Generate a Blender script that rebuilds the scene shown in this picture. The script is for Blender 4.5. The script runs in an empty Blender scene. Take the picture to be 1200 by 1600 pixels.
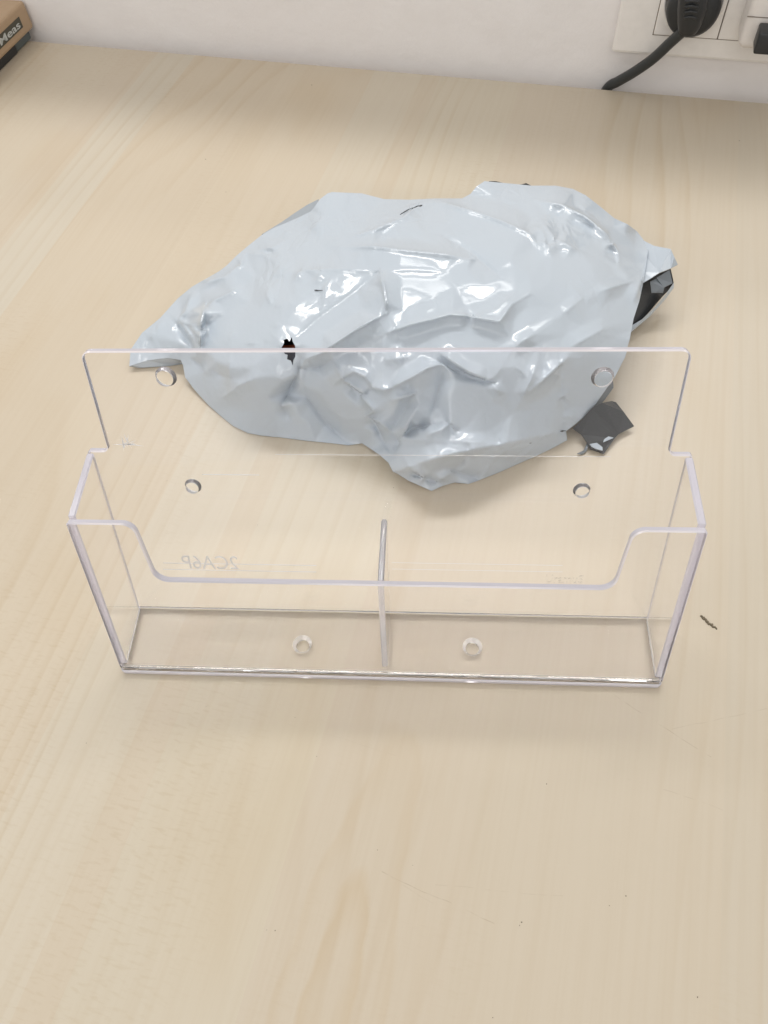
import bpy, bmesh, math, random
import numpy as np
from mathutils import Vector, Matrix
from mathutils.geometry import delaunay_2d_cdt

# ------------------------------------------------------------------ camera
F_PX = 1183.3                       # focal length in photograph pixels (1200 x 1600)
CAM = np.array([0.0205, -0.1119, 0.3044])
CR = np.array([0.99758, 0.04719, -0.05105])
CU = np.array([-0.01197, 0.83996, 0.54251])
CF = np.array([-0.06848, 0.54059, -0.8385])
S = bpy.context.scene
C = bpy.data.collections.new('place'); S.collection.children.link(C)
cam_d = bpy.data.cameras.new('camera'); cam_o = bpy.data.objects.new('camera', cam_d)
S.collection.objects.link(cam_o)
cam_d.sensor_fit = 'VERTICAL'; cam_d.sensor_height = 24.0; cam_d.lens = F_PX / 1600 * 24.0
cam_d.clip_start = 0.01; cam_d.clip_end = 50
M = Matrix(((CR[0], CU[0], -CF[0], CAM[0]), (CR[1], CU[1], -CF[1], CAM[1]), (CR[2], CU[2], -CF[2], CAM[2]), (0, 0, 0, 1)))
cam_o.matrix_world = M
S.camera = cam_o
S.view_settings.view_transform = 'Standard'; S.view_settings.look = 'None'
S.view_settings.exposure = 0.09; S.view_settings.gamma = 1.0
S.cycles.max_bounces = 24; S.cycles.transmission_bounces = 20; S.cycles.glossy_bounces = 8
S.cycles.transparent_max_bounces = 16; S.cycles.diffuse_bounces = 4
S.cycles.sample_clamp_indirect = 0.0; S.cycles.blur_glossy = 0.0
S.cycles.caustics_reflective = True; S.cycles.caustics_refractive = True

# ------------------------------------------------------------------ light (an office: pale room, ceiling panels, added fill lamps)
W = bpy.data.worlds.new('World'); S.world = W; W.use_nodes = True
W.node_tree.nodes['Background'].inputs[0].default_value = (1.0, 0.97, 0.93, 1)
W.node_tree.nodes['Background'].inputs[1].default_value = 0.60
GY = 0.2092                                     # turn of the desk and wall against the holder
GN = np.array([math.sin(GY), math.cos(GY), 0]); GT = np.array([math.cos(GY), -math.sin(GY), 0])
WD = 0.4736                                     # desk's back edge, along GN
def lamp(name, a, n, z, sx, sy, power, col=(1, 0.98, 0.95), aim=None):
    l = bpy.data.lights.new(name, 'AREA'); l.shape = 'RECTANGLE'; l.size = sx; l.size_y = sy
    l.energy = power; l.color = col
    o = bpy.data.objects.new(name, l); S.collection.objects.link(o)
    p = GT * a + GN * n; o.location = (p[0], p[1], z)
    if aim is None:
        o.rotation_euler = (0, 0, -GY)
    else:
        d = Vector(aim) - o.location
        o.rotation_euler = d.to_track_quat('-Z', 'Y').to_euler()
    return o
lamp('ceiling_or_fill_light', -0.30, 1.15, 1.50, 1.5, 0.18, 16, aim=(0, 0.25, 0))     # the row beyond the low wall
lamp('ceiling_or_fill_light', -0.10, 2.10, 1.75, 1.5, 0.18, 5, aim=(0, 0.25, 0))  # second row, added for highlights on the bag
lamp('ceiling_or_fill_light', -1.20, 0.10, 1.75, 0.16, 1.3, 4.5)            # tube to the left
lamp('ceiling_or_fill_light', 1.60, 0.10, 1.75, 0.16, 1.3, 2)  # right-hand tube, added for more glints along the creases
lamp('ceiling_or_fill_light', -0.20, -1.10, 1.75, 1.5, 0.16, 4)           # row further into the room
lamp('ceiling_or_fill_light', 0.10, -2.70, 1.75, 2.6, 0.40, 24)  # wide fill lamp, added to brighten the wall

# ------------------------------------------------------------------ helpers
def ray(a, b):
    return CR * (a - 600) / F_PX - CU * (b - 800) / F_PX + CF
def px(a, b, z=0.0):                              # photograph pixel -> point at height z
    d = ray(a, b); return CAM + d * (z - CAM[2]) / d[2]
def pxw(a, b, off=0.0):                           # photograph pixel -> point at distance off in front of the wall
    d = ray(a, b); return CAM + d * (WD - off - GN @ CAM) / (GN @ d)
def wall_pt(a, z, off=0.0):
    p = GT * a + GN * (WD - off); return np.array([p[0], p[1], z])

def mat(name):
    m = bpy.data.materials.new(name); m.use_nodes = True
    return m, m.node_tree.nodes, m.node_tree.links, m.node_tree.nodes['Principled BSDF']
def simple(name, col, rough=0.5, spec=0.5, bump=0.0, bscale=200):
    m, n, l, b = mat(name)
    b.inputs['Roughness'].default_value = rough; b.inputs['Specular IOR Level'].default_value = spec
    t = n.new('ShaderNodeTexCoord'); z = n.new('ShaderNodeTexNoise'); z.inputs['Scale'].default_value = bscale
    z.inputs['Detail'].default_value = 4
    l.new(t.outputs['Object'], z.inputs['Vector'])
    mx = n.new('ShaderNodeMix'); mx.data_type = 'RGBA'; l.new(z.outputs['Fac'], mx.inputs['Factor'])
    mx.inputs['A'].default_value = (*[c * 0.94 for c in col], 1); mx.inputs['B'].default_value = (*[min(1, c * 1.06) for c in col], 1)
    l.new(mx.outputs['Result'], b.inputs['Base Color'])
    if bump:
        bp = n.new('ShaderNodeBump'); bp.inputs['Strength'].default_value = bump; bp.inputs['Distance'].default_value = 0.001
        l.new(z.outputs['Fac'], bp.inputs['Height']); l.new(bp.outputs['Normal'], b.inputs['Normal'])
    return m
def obj(name, me, material=None, parent=None, smooth=False, extra=None):
    if isinstance(me, bmesh.types.BMesh):
        bm = me; me = bpy.data.meshes.new(name)
        bmesh.ops.recalc_face_normals(bm, faces=bm.faces)
        bm.to_mesh(me); bm.free()
    o = bpy.data.objects.new(name, me); C.objects.link(o)
    if material: me.materials.append(material)
    if extra: me.materials.append(extra); me.materials.append(hole_mat)
    if smooth:
        for p in me.polygons: p.use_smooth = True
    if parent: o.parent = parent
    return o
def thing(name, label, cat, loc=(0, 0, 0), group=None):
    o = bpy.data.objects.new(name, None); C.objects.link(o); o.empty_display_size = 0.02
    o['label'] = label; o['category'] = cat
    if group: o['group'] = group
    return o
def bevel(bm, w, seg=2):
    bmesh.ops.bevel(bm, geom=bm.edges[:], offset=w, segments=seg, profile=0.5, affect='EDGES')
def hexa(bm, base, up):
    """a six-sided solid from four base points and four top points"""
    v = [bm.verts.new(p) for p in base] + [bm.verts.new(p) for p in up]
    n = len(base)
    bm.faces.new(v[:n][::-1]); bm.faces.new(v[n:])
    for i in range(n): bm.faces.new((v[i], v[(i + 1) % n], v[n + (i + 1) % n], v[n + i]))
    return v
def wall_box(a0, a1, z0, z1, o0, o1, bev=0.0, seg=2):
    bm = bmesh.new()
    hexa(bm, [wall_pt(a0, z0, o0), wall_pt(a1, z0, o0), wall_pt(a1, z1, o0), wall_pt(a0, z1, o0)],
         [wall_pt(a0, z0, o1), wall_pt(a1, z0, o1), wall_pt(a1, z1, o1), wall_pt(a0, z1, o1)])
    bmesh.ops.recalc_face_normals(bm, faces=bm.faces)
    if bev: bevel(bm, bev, seg)
    return bm
def tube(bm, pts, radii, seg=16, cap=True):
    pts = [Vector(p) for p in pts]; rings = []
    up = Vector((0, 0, 1))
    for i, p in enumerate(pts):
        t = (pts[min(i + 1, len(pts) - 1)] - pts[max(i - 1, 0)]).normalized()
        if i == 0:
            a = t.cross(up if abs(t.z) < 0.9 else Vector((1, 0, 0))).normalized()
        else:
            a = (a - t * a.dot(t)).normalized()
        b = t.cross(a); r = radii[i] if hasattr(radii, '__len__') else radii
        rings.append([bm.verts.new(p + (a * math.cos(k * 2 * math.pi / seg) + b * math.sin(k * 2 * math.pi / seg)) * r) for k in range(seg)])
    for r0, r1 in zip(rings, rings[1:]):
        for k in range(seg): bm.faces.new((r0[k], r0[(k + 1) % seg], r1[(k + 1) % seg], r1[k]))
    if cap: bm.faces.new(rings[0][::-1]); bm.faces.new(rings[-1])
def smooth_curve(pts, n=8):
    pts = [np.array(p, float) for p in pts]; P = [2 * pts[0] - pts[1]] + pts + [2 * pts[-1] - pts[-2]]; out = []
    for i in range(1, len(P) - 2):
        for k in range(n):
            t = k / n; a, b, c, d = P[i - 1:i + 3]
            out.append(0.5 * (2 * b + (c - a) * t + (2 * a - 5 * b + 4 * c - d) * t * t + (3 * b - a - 3 * c + d) * t ** 3))
    return out + [pts[-1]]

# ------------------------------------------------------------------ desk top
def wood_material():
    m, n, l, b = mat('maple_laminate')
    def node(t, **kw):
        x = n.new(t)
        for k, v in kw.items(): setattr(x, k, v)
        return x
    def math_(op, a, bb=None, c=None):
        x = node('ShaderNodeMath', operation=op)
        for i, v in enumerate((a, bb, c)):
            if v is None: continue
            if isinstance(v, (int, float)): x.inputs[i].default_value = v
            else: l.new(v, x.inputs[i])
        return x.outputs[0]
    tc = node('ShaderNodeTexCoord'); sep = node('ShaderNodeSeparateXYZ'); l.new(tc.outputs['Object'], sep.inputs[0])
    def mapped(sx, sy, off=0):
        mp = node('ShaderNodeMapping'); mp.inputs['Scale'].default_value = (sx, sy, 1); mp.inputs['Location'].default_value = (off, off * 0.7, 0)
        l.new(tc.outputs['Object'], mp.inputs['Vector']); return mp.outputs[0]
    def noise(vec, scale, det=3, rough=0.5, dist=0):
        x = node('ShaderNodeTexNoise'); x.inputs['Scale'].default_value = scale; x.inputs['Detail'].default_value = det
        x.inputs['Roughness'].default_value = rough; x.inputs['Distortion'].default_value = dist
        l.new(vec, x.inputs['Vector']); return x.outputs['Fac']
    def ramp(fac, stops, interp='LINEAR'):
        x = node('ShaderNodeValToRGB'); x.color_ramp.interpolation = interp
        e = x.color_ramp.elements
        while len(e) < len(stops): e.new(0.5)
        for el, (p, c) in zip(e, stops): el.position = p; el.color = (*c, 1) if len(c) == 3 else c
        l.new(fac, x.inputs[0]); return x.outputs[0]
    def mix(fac, a, bb, mode='MIX'):
        x = node('ShaderNodeMix', data_type='RGBA', blend_type=mode)
        for nm, v in (('Factor', fac), ('A', a), ('B', bb)):
            if isinstance(v, (int, float)): x.inputs[nm].default_value = v
            elif isinstance(v, tuple): x.inputs[nm].default_value = (*v, 1)
            else: l.new(v, x.inputs[nm])
        return x.outputs['Result']
    # staves: across-grain position, steps at printed seams
    xs = math_('MULTIPLY_ADD', sep.outputs[0], 1 / 1.2, 0.5)
    def X(x): return min(1, max(0, x / 1.2 + 0.5))
    base = (0.556, 0.500, 0.412)
    def t(r, g, bl): return (base[0] * r, base[1] * g, base[2] * bl)
    stave = ramp(xs, [(0.0, t(.97, .95, .93)), (X(-.43), t(1.0, .98, .95)), (X(-.345), t(.99, .96, .93)), (X(-.318), t(1.005, 1.015, 1.02)), (X(-.2847), t(1.0, .965, .92)),
                      (X(-.205), t(1.02, .99, .95)), (X(-.1354), t(1.03, 1.03, 1.02)), (X(-.098), t(1.01, .985, .95)), (X(-.080), t(1.02, 1.02, 1.0)), (X(-.02), t(1.0, .98, .96)), (X(.045), t(1.0, .985, .965)), (X(.1315), t(.985, .98, .97)), (X(.26), t(1, .98, .96))], 'CONSTANT')
    # broad tonal drift along the grain
    dr = noise(mapped(9, 1.6, 3), 1.0, 3)
    col = mix(math_('MULTIPLY', dr, 0.55), stave, mix(1.0, stave, (0.93, 0.895, 0.84), 'MULTIPLY'))
    # growth-ring lines, distorted so that some close into cathedrals
    dist = noise(mapped(5, 1.0, 7), 1.0, 2)
    xx = math_('ADD', math_('MULTIPLY', sep.outputs[0], 70.0), math_('MULTIPLY', dist, 16.0))
    fr = math_('FRACT', xx)
    line = ramp(fr, [(0.0, (0, 0, 0)), (0.60, (0.12, 0.12, 0.12)), (0.90, (1, 1, 1)), (0.97, (.3, .3, .3)), (1.0, (0, 0, 0))])
    vis = ramp(noise(mapped(14, 2.0, 1), 1.0, 2), [(0.40, (0, 0, 0)), (0.68, (1, 1, 1))])
    lf = math_('MULTIPLY', math_('MULTIPLY', line, vis), 0.44)
    col = mix(lf, col, mix(1.0, col, (0.86, 0.78, 0.66), 'MULTIPLY'))
    # one arched heart of the figure in the near middle
    hc = px(535, 1500); ha, hb_ = float(hc @ GT), float(hc @ GN)
    hx = math_('MULTIPLY', math_('SUBTRACT', sep.outputs[0], ha), 120.0); hy = math_('MULTIPLY', math_('SUBTRACT', sep.outputs[1], hb_), 26.0)
    wob2 = math_('MULTIPLY', noise(mapped(30, 14, 9), 1.0, 3), 2.2)
    rr = math_('ADD', math_('SQRT', math_('ADD', math_('MULTIPLY', hx, hx), math_('MULTIPLY', hy, hy))), wob2)
    arch = ramp(math_('FRACT', math_('MULTIPLY', rr, 0.9)), [(0.0, (0, 0, 0)), (0.45, (.1, .1, .1)), (0.85, (1, 1, 1)), (1.0, (0, 0, 0))])
    amask = math_('MAXIMUM', 0.0, math_('SUBTRACT', 1.0, math_('MULTIPLY', rr, 0.22)))
    col = mix(math_('MULTIPLY', math_('MULTIPLY', arch, amask), 0.75), col, mix(1.0, col, (0.90, 0.80, 0.64), 'MULTIPLY'))
    # fine straight grain
    fine = noise(mapped(420, 9), 1.0, 4, 0.6)
    col = mix(math_('MULTIPLY', ramp(fine, [(0.42, (0, 0, 0)), (0.75, (1, 1, 1))]), 0.21), col, mix(1.0, col, (0.87, 0.81, 0.72), 'MULTIPLY'))
    # flecks (short dashes across the grain, in patches)
    fl = noise(mapped(170, 700, 5), 1.0, 2, 0.5, 0.3)
    patch = ramp(noise(mapped(11, 4, 11), 1.0, 2), [(0.50, (0, 0, 0)), (0.66, (1, 1, 1))])
    fc = px(235, 1290); fa, fb = float(fc @ GT), float(fc @ GN)
    ddx = math_('MULTIPLY', math_('SUBTRACT', sep.outputs[0], fa), 22.0); ddy = math_('MULTIPLY', math_('SUBTRACT', sep.outputs[1], fb), 9.0)
    blob = math_('SUBTRACT', 1.0, math_('MINIMUM', 1.0, math_('ADD', math_('MULTIPLY', ddx, ddx), math_('MULTIPLY', ddy, ddy))))
    patch = math_('MINIMUM', 1.0, math_('ADD', patch, blob))
    col = mix(math_('MULTIPLY', math_('MULTIPLY', ramp(fl, [(0.52, (0, 0, 0)), (0.70, (1, 1, 1))]), patch), 0.34), col, mix(1.0, col, (0.84, 0.77, 0.66), 'MULTIPLY'))
    # soft tan clouds (knots and cathedral hearts)
    cl = ramp(noise(mapped(15, 6, 21), 1.0, 2), [(0.58, (0, 0, 0)), (0.74, (1, 1, 1))])
    col = mix(math_('MULTIPLY', cl, 0.30), col, mix(1.0, col, (0.93, 0.84, 0.70), 'MULTIPLY'))
    # scratches: hair lines worn into the print
    def seg(p0, p1, w, strength):
        nonlocal col
        ax, ay = p0; bx, by = p1; dx, dy = bx - ax, by - ay; L = math.hypot(dx, dy)
        wob = math_('MULTIPLY_ADD', noise(mapped(40, 40, 2), 1.0, 2), 0.003, -0.0015)
        px_ = math_('SUBTRACT', sep.outputs[0], ax); py_ = math_('SUBTRACT', sep.outputs[1], ay)
        s_ = math_('ADD', math_('MULTIPLY', px_, dx / L), math_('MULTIPLY', py_, dy / L))
        d_ = math_('ABSOLUTE', math_('ADD', wob, math_('SUBTRACT', math_('MULTIPLY', px_, dy / L), math_('MULTIPLY', py_, dx / L))))
        a_ = math_('LESS_THAN', d_, w)
        b_ = math_('MULTIPLY', math_('GREATER_THAN', s_, 0.0), math_('LESS_THAN', s_, L))
        brk = ramp(noise(mapped(160, 160, 4), 1.0, 2), [(0.42, (0, 0, 0)), (0.55, (1, 1, 1))])
        f_ = math_('MULTIPLY', math_('MULTIPLY', math_('MULTIPLY', a_, b_), brk), strength * 0.6)
        col = mix(f_, col, (0.30, 0.22, 0.14))
    def loc(a, bb):
        p = px(a, bb); return (float(p @ GT), float(p @ GN))
    for p0, p1, s in (((596, 1363), (792, 1452), .55), ((940, 1075), (1112, 1182), .55), ((1200, 1108), (1050, 1140), .3), ((680, 1382), (880, 1402), .25),
                      ((560, 1340), (690, 1420), .2), ((960, 1210), (1130, 1265), .3), ((450, 1130), (620, 1180), .12)):
        seg(loc(*p0), loc(*p1), 0.00016, s)
    l.new(col, b.inputs['Base Color'])
    b.inputs['Roughness'].default_value = 0.38; b.inputs['Specular IOR Level'].default_value = 0.45
    bp = node('ShaderNodeBump'); bp.inputs['Strength'].default_value = 0.10; bp.inputs['Distance'].default_value = 0.0004
    l.new(math_('ADD', noise(mapped(600, 400), 1.0, 3), math_('MULTIPLY', fine, 0.5)), bp.inputs['Height']); l.new(bp.outputs['Normal'], b.inputs['Normal'])
    return m
desk = thing('desk', 'pale maple grained desk top that everything stands on, pushed up to the white wall', 'desk')
bm = bmesh.new()
bmesh.ops.create_cube(bm, size=1.0, matrix=Matrix.Translation((0, WD - 0.4, -0.0125)) @ Matrix.Diagonal((1.8, 0.8, 0.025, 1)))
bmesh.ops.bevel(bm, geom=[e for e in bm.edges if all(v.co.z > -0.001 for v in e.verts)], offset=0.0015, segments=2, affect='EDGES')
top = obj('desk_top', bm, wood_material(), desk); top.rotation_euler = (0, 0, -GY)

# ------------------------------------------------------------------ wall
def wall_material():
    m, n, l, b = mat('white_wall_paint')
    tc = n.new('ShaderNodeTexCoord'); z = n.new('ShaderNodeTexNoise'); z.inputs['Scale'].default_value = 35; z.inputs['Detail'].default_value = 5
    l.new(tc.outputs['Object'], z.inputs['Vector'])
    r = n.new('ShaderNodeValToRGB'); r.color_ramp.elements[0].color = (0.84, 0.81, 0.805, 1); r.color_ramp.elements[1].color = (0.89, 0.868, 0.866, 1)
    l.new(z.outputs['Fac'], r.inputs[0]); l.new(r.outputs[0], b.inputs['Base Color'])
    b.inputs['Roughness'].default_value = 0.6
    z2 = n.new('ShaderNodeTexNoise'); z2.inputs['Scale'].default_value = 45; z2.inputs['Detail'].default_value = 6
    l.new(tc.outputs['Object'], z2.inputs['Vector'])
    bp = n.new('ShaderNodeBump'); bp.inputs['Strength'].default_value = 0.5; bp.inputs['Distance'].default_value = 0.003
    l.new(z2.outputs['Fac'], bp.inputs['Height']); l.new(bp.outputs['Normal'], b.inputs['Normal'])
    return m
GAP = 0.010
bm = bmesh.new()
bmesh.ops.create_cube(bm, size=1.0, matrix=Matrix.Translation((0, WD + GAP + 0.05, -0.30)) @ Matrix.Diagonal((3.6, 0.1, 1.02, 1)))
wall = obj('wall', bm, wall_material()); wall.rotation_euler = (0, 0, -GY); wall['kind'] = 'structure'
wall['label'] = 'low white painted wall behind the desk'

# ------------------------------------------------------------------ clear plastic leaflet holder
def glass(name, rough=0.0, col=(0.985, 0.98, 0.995)):
    m, n, l, b = mat(name)
    b.inputs['Base Color'].default_value = (*col, 1); b.inputs['Transmission Weight'].default_value = 1.0
    b.inputs['IOR'].default_value = 1.43; b.inputs['Roughness'].default_value = rough
    return m
clear = glass('clear_polystyrene', 0.0, (0.995, 0.993, 1.0))
def edge_plastic():
    m, n, l, b = mat('hazy_edge_painted_light')               # unpolished rims; pale lavender stands in for the room's reflection
    b.inputs['Base Color'].default_value = (0.90, 0.875, 0.965, 1); b.inputs['Roughness'].default_value = 0.12
    b.inputs['IOR'].default_value = 1.49; b.inputs['Transmission Weight'].default_value = 0.45
    return m
edge_mat = edge_plastic()
hole_mat, _n, _l, _b = mat('hole_rim_plastic')  # whitened hole walls stand in for glints
_b.inputs['Base Color'].default_value = (0.95, 0.95, 0.98, 1); _b.inputs['Roughness'].default_value = 0.06
_b.inputs['IOR'].default_value = 1.49; _b.inputs['Transmission Weight'].default_value = 0.70
hole_pale, _n, _l, _b = mat('hole_rim_painted_glint')  # whiter copy for the back holes, glints put into the colour
_b.inputs['Base Color'].default_value = (0.93, 0.92, 0.95, 1); _b.inputs['Roughness'].default_value = 0.08
_b.inputs['IOR'].default_value = 1.49; _b.inputs['Transmission Weight'].default_value = 0.35
fin_edge, _n, _l, _b = mat('divider_edge_plastic')
_b.inputs['Base Color'].default_value = (0.94, 0.93, 0.97, 1); _b.inputs['Roughness'].default_value = 0.06
_b.inputs['IOR'].default_value = 1.49; _b.inputs['Transmission Weight'].default_value = 0.70
frosty, _n, _l, _b = mat('moulded_relief_plastic')
_b.inputs['Base Color'].default_value = (0.90, 0.88, 0.88, 1); _b.inputs['Roughness'].default_value = 0.2
_b.inputs['IOR'].default_value = 1.49; _b.inputs['Transmission Weight'].default_value = 0.35
T = 0.0029; EPS = 0.00008
def arc_poly(pts):
    """points (x, y, radius) -> outline with rounded corners"""
    out = []; n = len(pts)
    for i, (x, y, r) in enumerate(pts):
        p = Vector((x, y)); a = Vector(pts[i - 1][:2]); b = Vector(pts[(i + 1) % n][:2])
        if r <= 0: out.append(p); continue
        u = (a - p).normalized(); v = (b - p).normalized()
        ang = u.angle(v); d = r / math.tan(ang / 2)
        s, e = p + u * d, p + v * d; c = p + (u + v).normalized() * (r / math.sin(ang / 2))
        a0 = math.atan2(*(s - c).yx); a1 = math.atan2(*(e - c).yx); da = (a1 - a0 + math.pi) % (2 * math.pi) - math.pi
        k = 7
        for j in range(k + 1): out.append(c + Vector((math.cos(a0 + da * j / k), math.sin(a0 + da * j / k))) * r)
    return out
def inset(loop, d):
    n = len(loop); area = sum(loop[i - 1].x * loop[i].y - loop[i].x * loop[i - 1].y for i in range(n)); sg = 1 if area > 0 else -1
    out = []
    for i in range(n):
        e0 = (loop[i] - loop[i - 1]).normalized(); e1 = (loop[(i + 1) % n] - loop[i]).normalized()
        n0 = Vector((-e0.y, e0.x)) * sg; n1 = Vector((-e1.y, e1.x)) * sg
        m = (n0 + n1); m = m / max(0.3, m.dot(n0)) if m.length > 1e-6 else n0
        out.append(loop[i] + m * d)
    return out
def plate(outline, holes, o, ex, ey, t=T, bev=0.0005, foot=None):
    """a flat moulded plate: front face through o in directions ex, ey; thickness runs along ex x ey.
    holes: (x, y, front radius, back radius) - real countersunk holes"""
    ex = Vector(ex); ey = Vector(ey); nz = ex.cross(ey).normalized(); o = Vector(o)
    lo = [Vector(p) for p in outline]; li = inset(lo, bev); nh = 24
    def circ(c, r): return [Vector((c[0] + r * math.cos(2 * math.pi * k / nh), c[1] + r * math.sin(2 * math.pi * k / nh))) for k in range(nh)]
    flat = list(li); edges = [(i, (i + 1) % len(li)) for i in range(len(li))]
    for h in holes:
        s = len(flat); flat += circ(h, h[2]); edges += [(s + i, s + (i + 1) % nh) for i in range(nh)]
    V, _, Fc, ov, _, _ = delaunay_2d_cdt(flat, edges, [], 1, 1e-7)
    idx = [q[0] if q else None for q in ov]
    def hole_of(i):
        if i is None or i < len(li): return None
        return (i - len(li)) // nh
    bm = bmesh.new()
    P = lambda q, d: o + ex * q.x + ey * q.y + nz * d
    vf = [bm.verts.new(P(q, 0)) for q in flat]
    back = list(li)
    for h in holes: back += circ(h, h[3])
    vb = [bm.verts.new(P(q, t)) for q in back]
    for f in Fc:
        ids = [idx[k] for k in f]
        if None in ids: continue
        hs = {hole_of(i) for i in ids}
        if len(hs) == 1 and None not in hs: continue
        try:
            bm.faces.new([vf[i] for i in ids]); bm.faces.new([vb[i] for i in ids][::-1])
        except ValueError: pass
    n = len(lo)
    m1 = [bm.verts.new(P(q, bev)) for q in lo]; m2 = [bm.verts.new(P(q, t - bev)) for q in lo]
    for a, b in ((vf, m1), (m1, m2), (m2, vb)):
        for i in range(n): bm.faces.new((a[i], a[(i + 1) % n], b[(i + 1) % n], b[i])).material_index = 0 if foot is not None and max(lo[i].y, lo[(i + 1) % n].y) < foot else 1
    for k, h in enumerate(holes):
        s = len(li) + k * nh
        mid = [bm.verts.new(P(q, t * 0.62)) for q in circ(h, h[3])]
        for i in range(nh):
            j = (i + 1) % nh
            bm.faces.new((vf[s + i], vf[s + j], mid[j], mid[i])).material_index = 2; bm.faces.new((mid[i], mid[j], vb[s + j], vb[s + i])).material_index = 2
    return bm
holder = thing('leaflet_holder', 'clear plastic two pocket leaflet holder standing in front of the crumpled bag', 'leaflet holder')
HB = 0.1130; HS = 0.1135
FB = Vector((0, 0, 0)); FT = Vector((0, 0.0274, 0.0782))            # front panel, outer face
BB = Vector((0, 0.0303, 0.0026)); SH = Vector((0, 0.0594, 0.0792))  # back panel, front face
ub = (SH - BB).normalized(); uf = (FT - FB).normalized()
TOPZ = 0.1176; LB = (TOPZ - BB.z) / ub.z; LS = (SH.z - BB.z) / ub.z; LF = (FT - FB).length
X3 = Vector((1, 0, 0))
def back_uv(a, b, off=0.0):                        # pixel -> (x, s) on the back panel's front face
    nrm = np.array(X3.cross(ub)); o = np.array(BB) + nrm * off; d = ray(a, b)
    p = CAM + d * (nrm @ (o - CAM)) / (nrm @ d); q = p - o
    return (float(q[0]), float(q @ np.array(ub)))
nb = X3.cross(ub)                                  # thickness direction of x-up plates: (1,0,0) x up
print('nb', nb)
# thickness of the back panel runs away from the viewer
hol = []
for a, b, rf, rb in ((257, 592, 0.0039, 0.0031), (943, 593, 0.0039, 0.0031), (300, 763, 0.0033, 0.0026), (910, 770, 0.0033, 0.0026)):
    u = back_uv(a, b); hol.append((u[0], u[1], rf, rb))
WT = 0.10515
sb0 = (0.0032 + EPS - BB.z) / ub.z
out = arc_poly([(-HB, sb0, 0.0008), (HB, sb0, 0.0008), (HS, LS, 0.0012), (WT, LS, 0.0022), (WT, LB, 0.0036), (-WT, LB, 0.0036), (-WT, LS, 0.0022), (-HS, LS, 0.0012)])
sgn = 1 if nb.y > 0 else -1
if sgn > 0: bmb = plate(out, hol, BB, X3, ub, foot=sb0 + 0.001)
else: bmb = plate(out, hol, BB - nb * T, X3, ub, foot=sb0 + 0.001)
back = obj('back_panel', bmb, clear, holder, extra=edge_mat); back.data.materials[2] = hole_pale
# the thick base runs under all four walls; its front edge is coloured pale in place of piped light
TB = 0.0032; z0 = TB + EPS
def floor_xy(a, b): p = px(a, b, TB); return (float(p[0]), float(p[1]))
fh = []
for a, b in ((473, 1003), (738, 1007)):
    u = floor_xy(a, b); fh.append((u[0], -u[1], 0.0042, 0.0028))
yb_ = BB.y - BB.z * ub.y / ub.z
out = arc_poly([(-HB, -yb_ - T, 0.001), (HB, -yb_ - T, 0.001), (HB, 0, 0.0022), (-HB, 0, 0.0022)])
obj('base_panel', plate(out, fh, (0, 0, TB), (1, 0, 0), (0, -1, 0), t=TB - 0.0003, bev=0.0007, foot=-yb_ - T + 0.002), clear, holder, extra=edge_mat)
# front panel with its wide cut-out
zl = 0.0520; s_l = zl / uf.z; WG = 0.0857; WH = 0.0885; s0 = z0 / uf.z
out = arc_poly([(-HB, s0, 0.0012), (HB, s0, 0.0012), (HS, LF, 0.0012), (WH, LF, 0.0050), (WG, s_l, 0.0055), (-WG, s_l, 0.0055), (-WH, LF, 0.0050), (-HS, LF, 0.0012)])
nf = X3.cross(uf)
front = obj('front_panel', plate(out, [], FB, X3, uf, foot=s0 + 0.0015) if nf.y > 0 else plate(out, [], FB - nf * T, X3, uf, foot=s0 + 0.0015), clear, holder, extra=edge_mat)
# side panels between front and back
tf = Vector((0, T / uf.z + EPS, 0))
for s in (-1, 1):
    q = [(tf.y + z0 * FT.y / FT.z, z0), (BB.y + (z0 - BB.z) * ub.y / ub.z - EPS, z0), (SH.y - 0.0003, SH.z - 0.0002), (FT.y + tf.y, FT.z)]
    out = arc_poly([(y, z, 0.0006) for y, z in q])
    o = Vector((s * HB, 0, 0)) - (Vector((T, 0, 0)) if s > 0 else Vector((0, 0, 0)))
    obj('side_panel', plate(out, [], o, Vector((0, 1, 0)), Vector((s * (HS - HB) / 0.08, 0, 1)), foot=z0 + 0.0012), clear, holder, extra=edge_mat)
# divider fin
ft = tf.y
zt = 0.0505
def yfr(z): return ft + (FT.y / FT.z) * z + EPS
def ybk(z): return BB.y + (z - BB.z) * ub.y / ub.z - EPS * 2
out = arc_poly([(yfr(z0) + 0.0012, z0, 0.0008), (ybk(z0), z0, 0), (ybk(zt), zt, 0), (yfr(zt), zt, 0.0010)])
obj('divider', plate(out, [], (-0.0012, 0, 0), (0, 1, 0), (0, 0, 1), t=0.0024, foot=z0 + 0.0012), clear, holder, extra=fin_edge)
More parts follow.
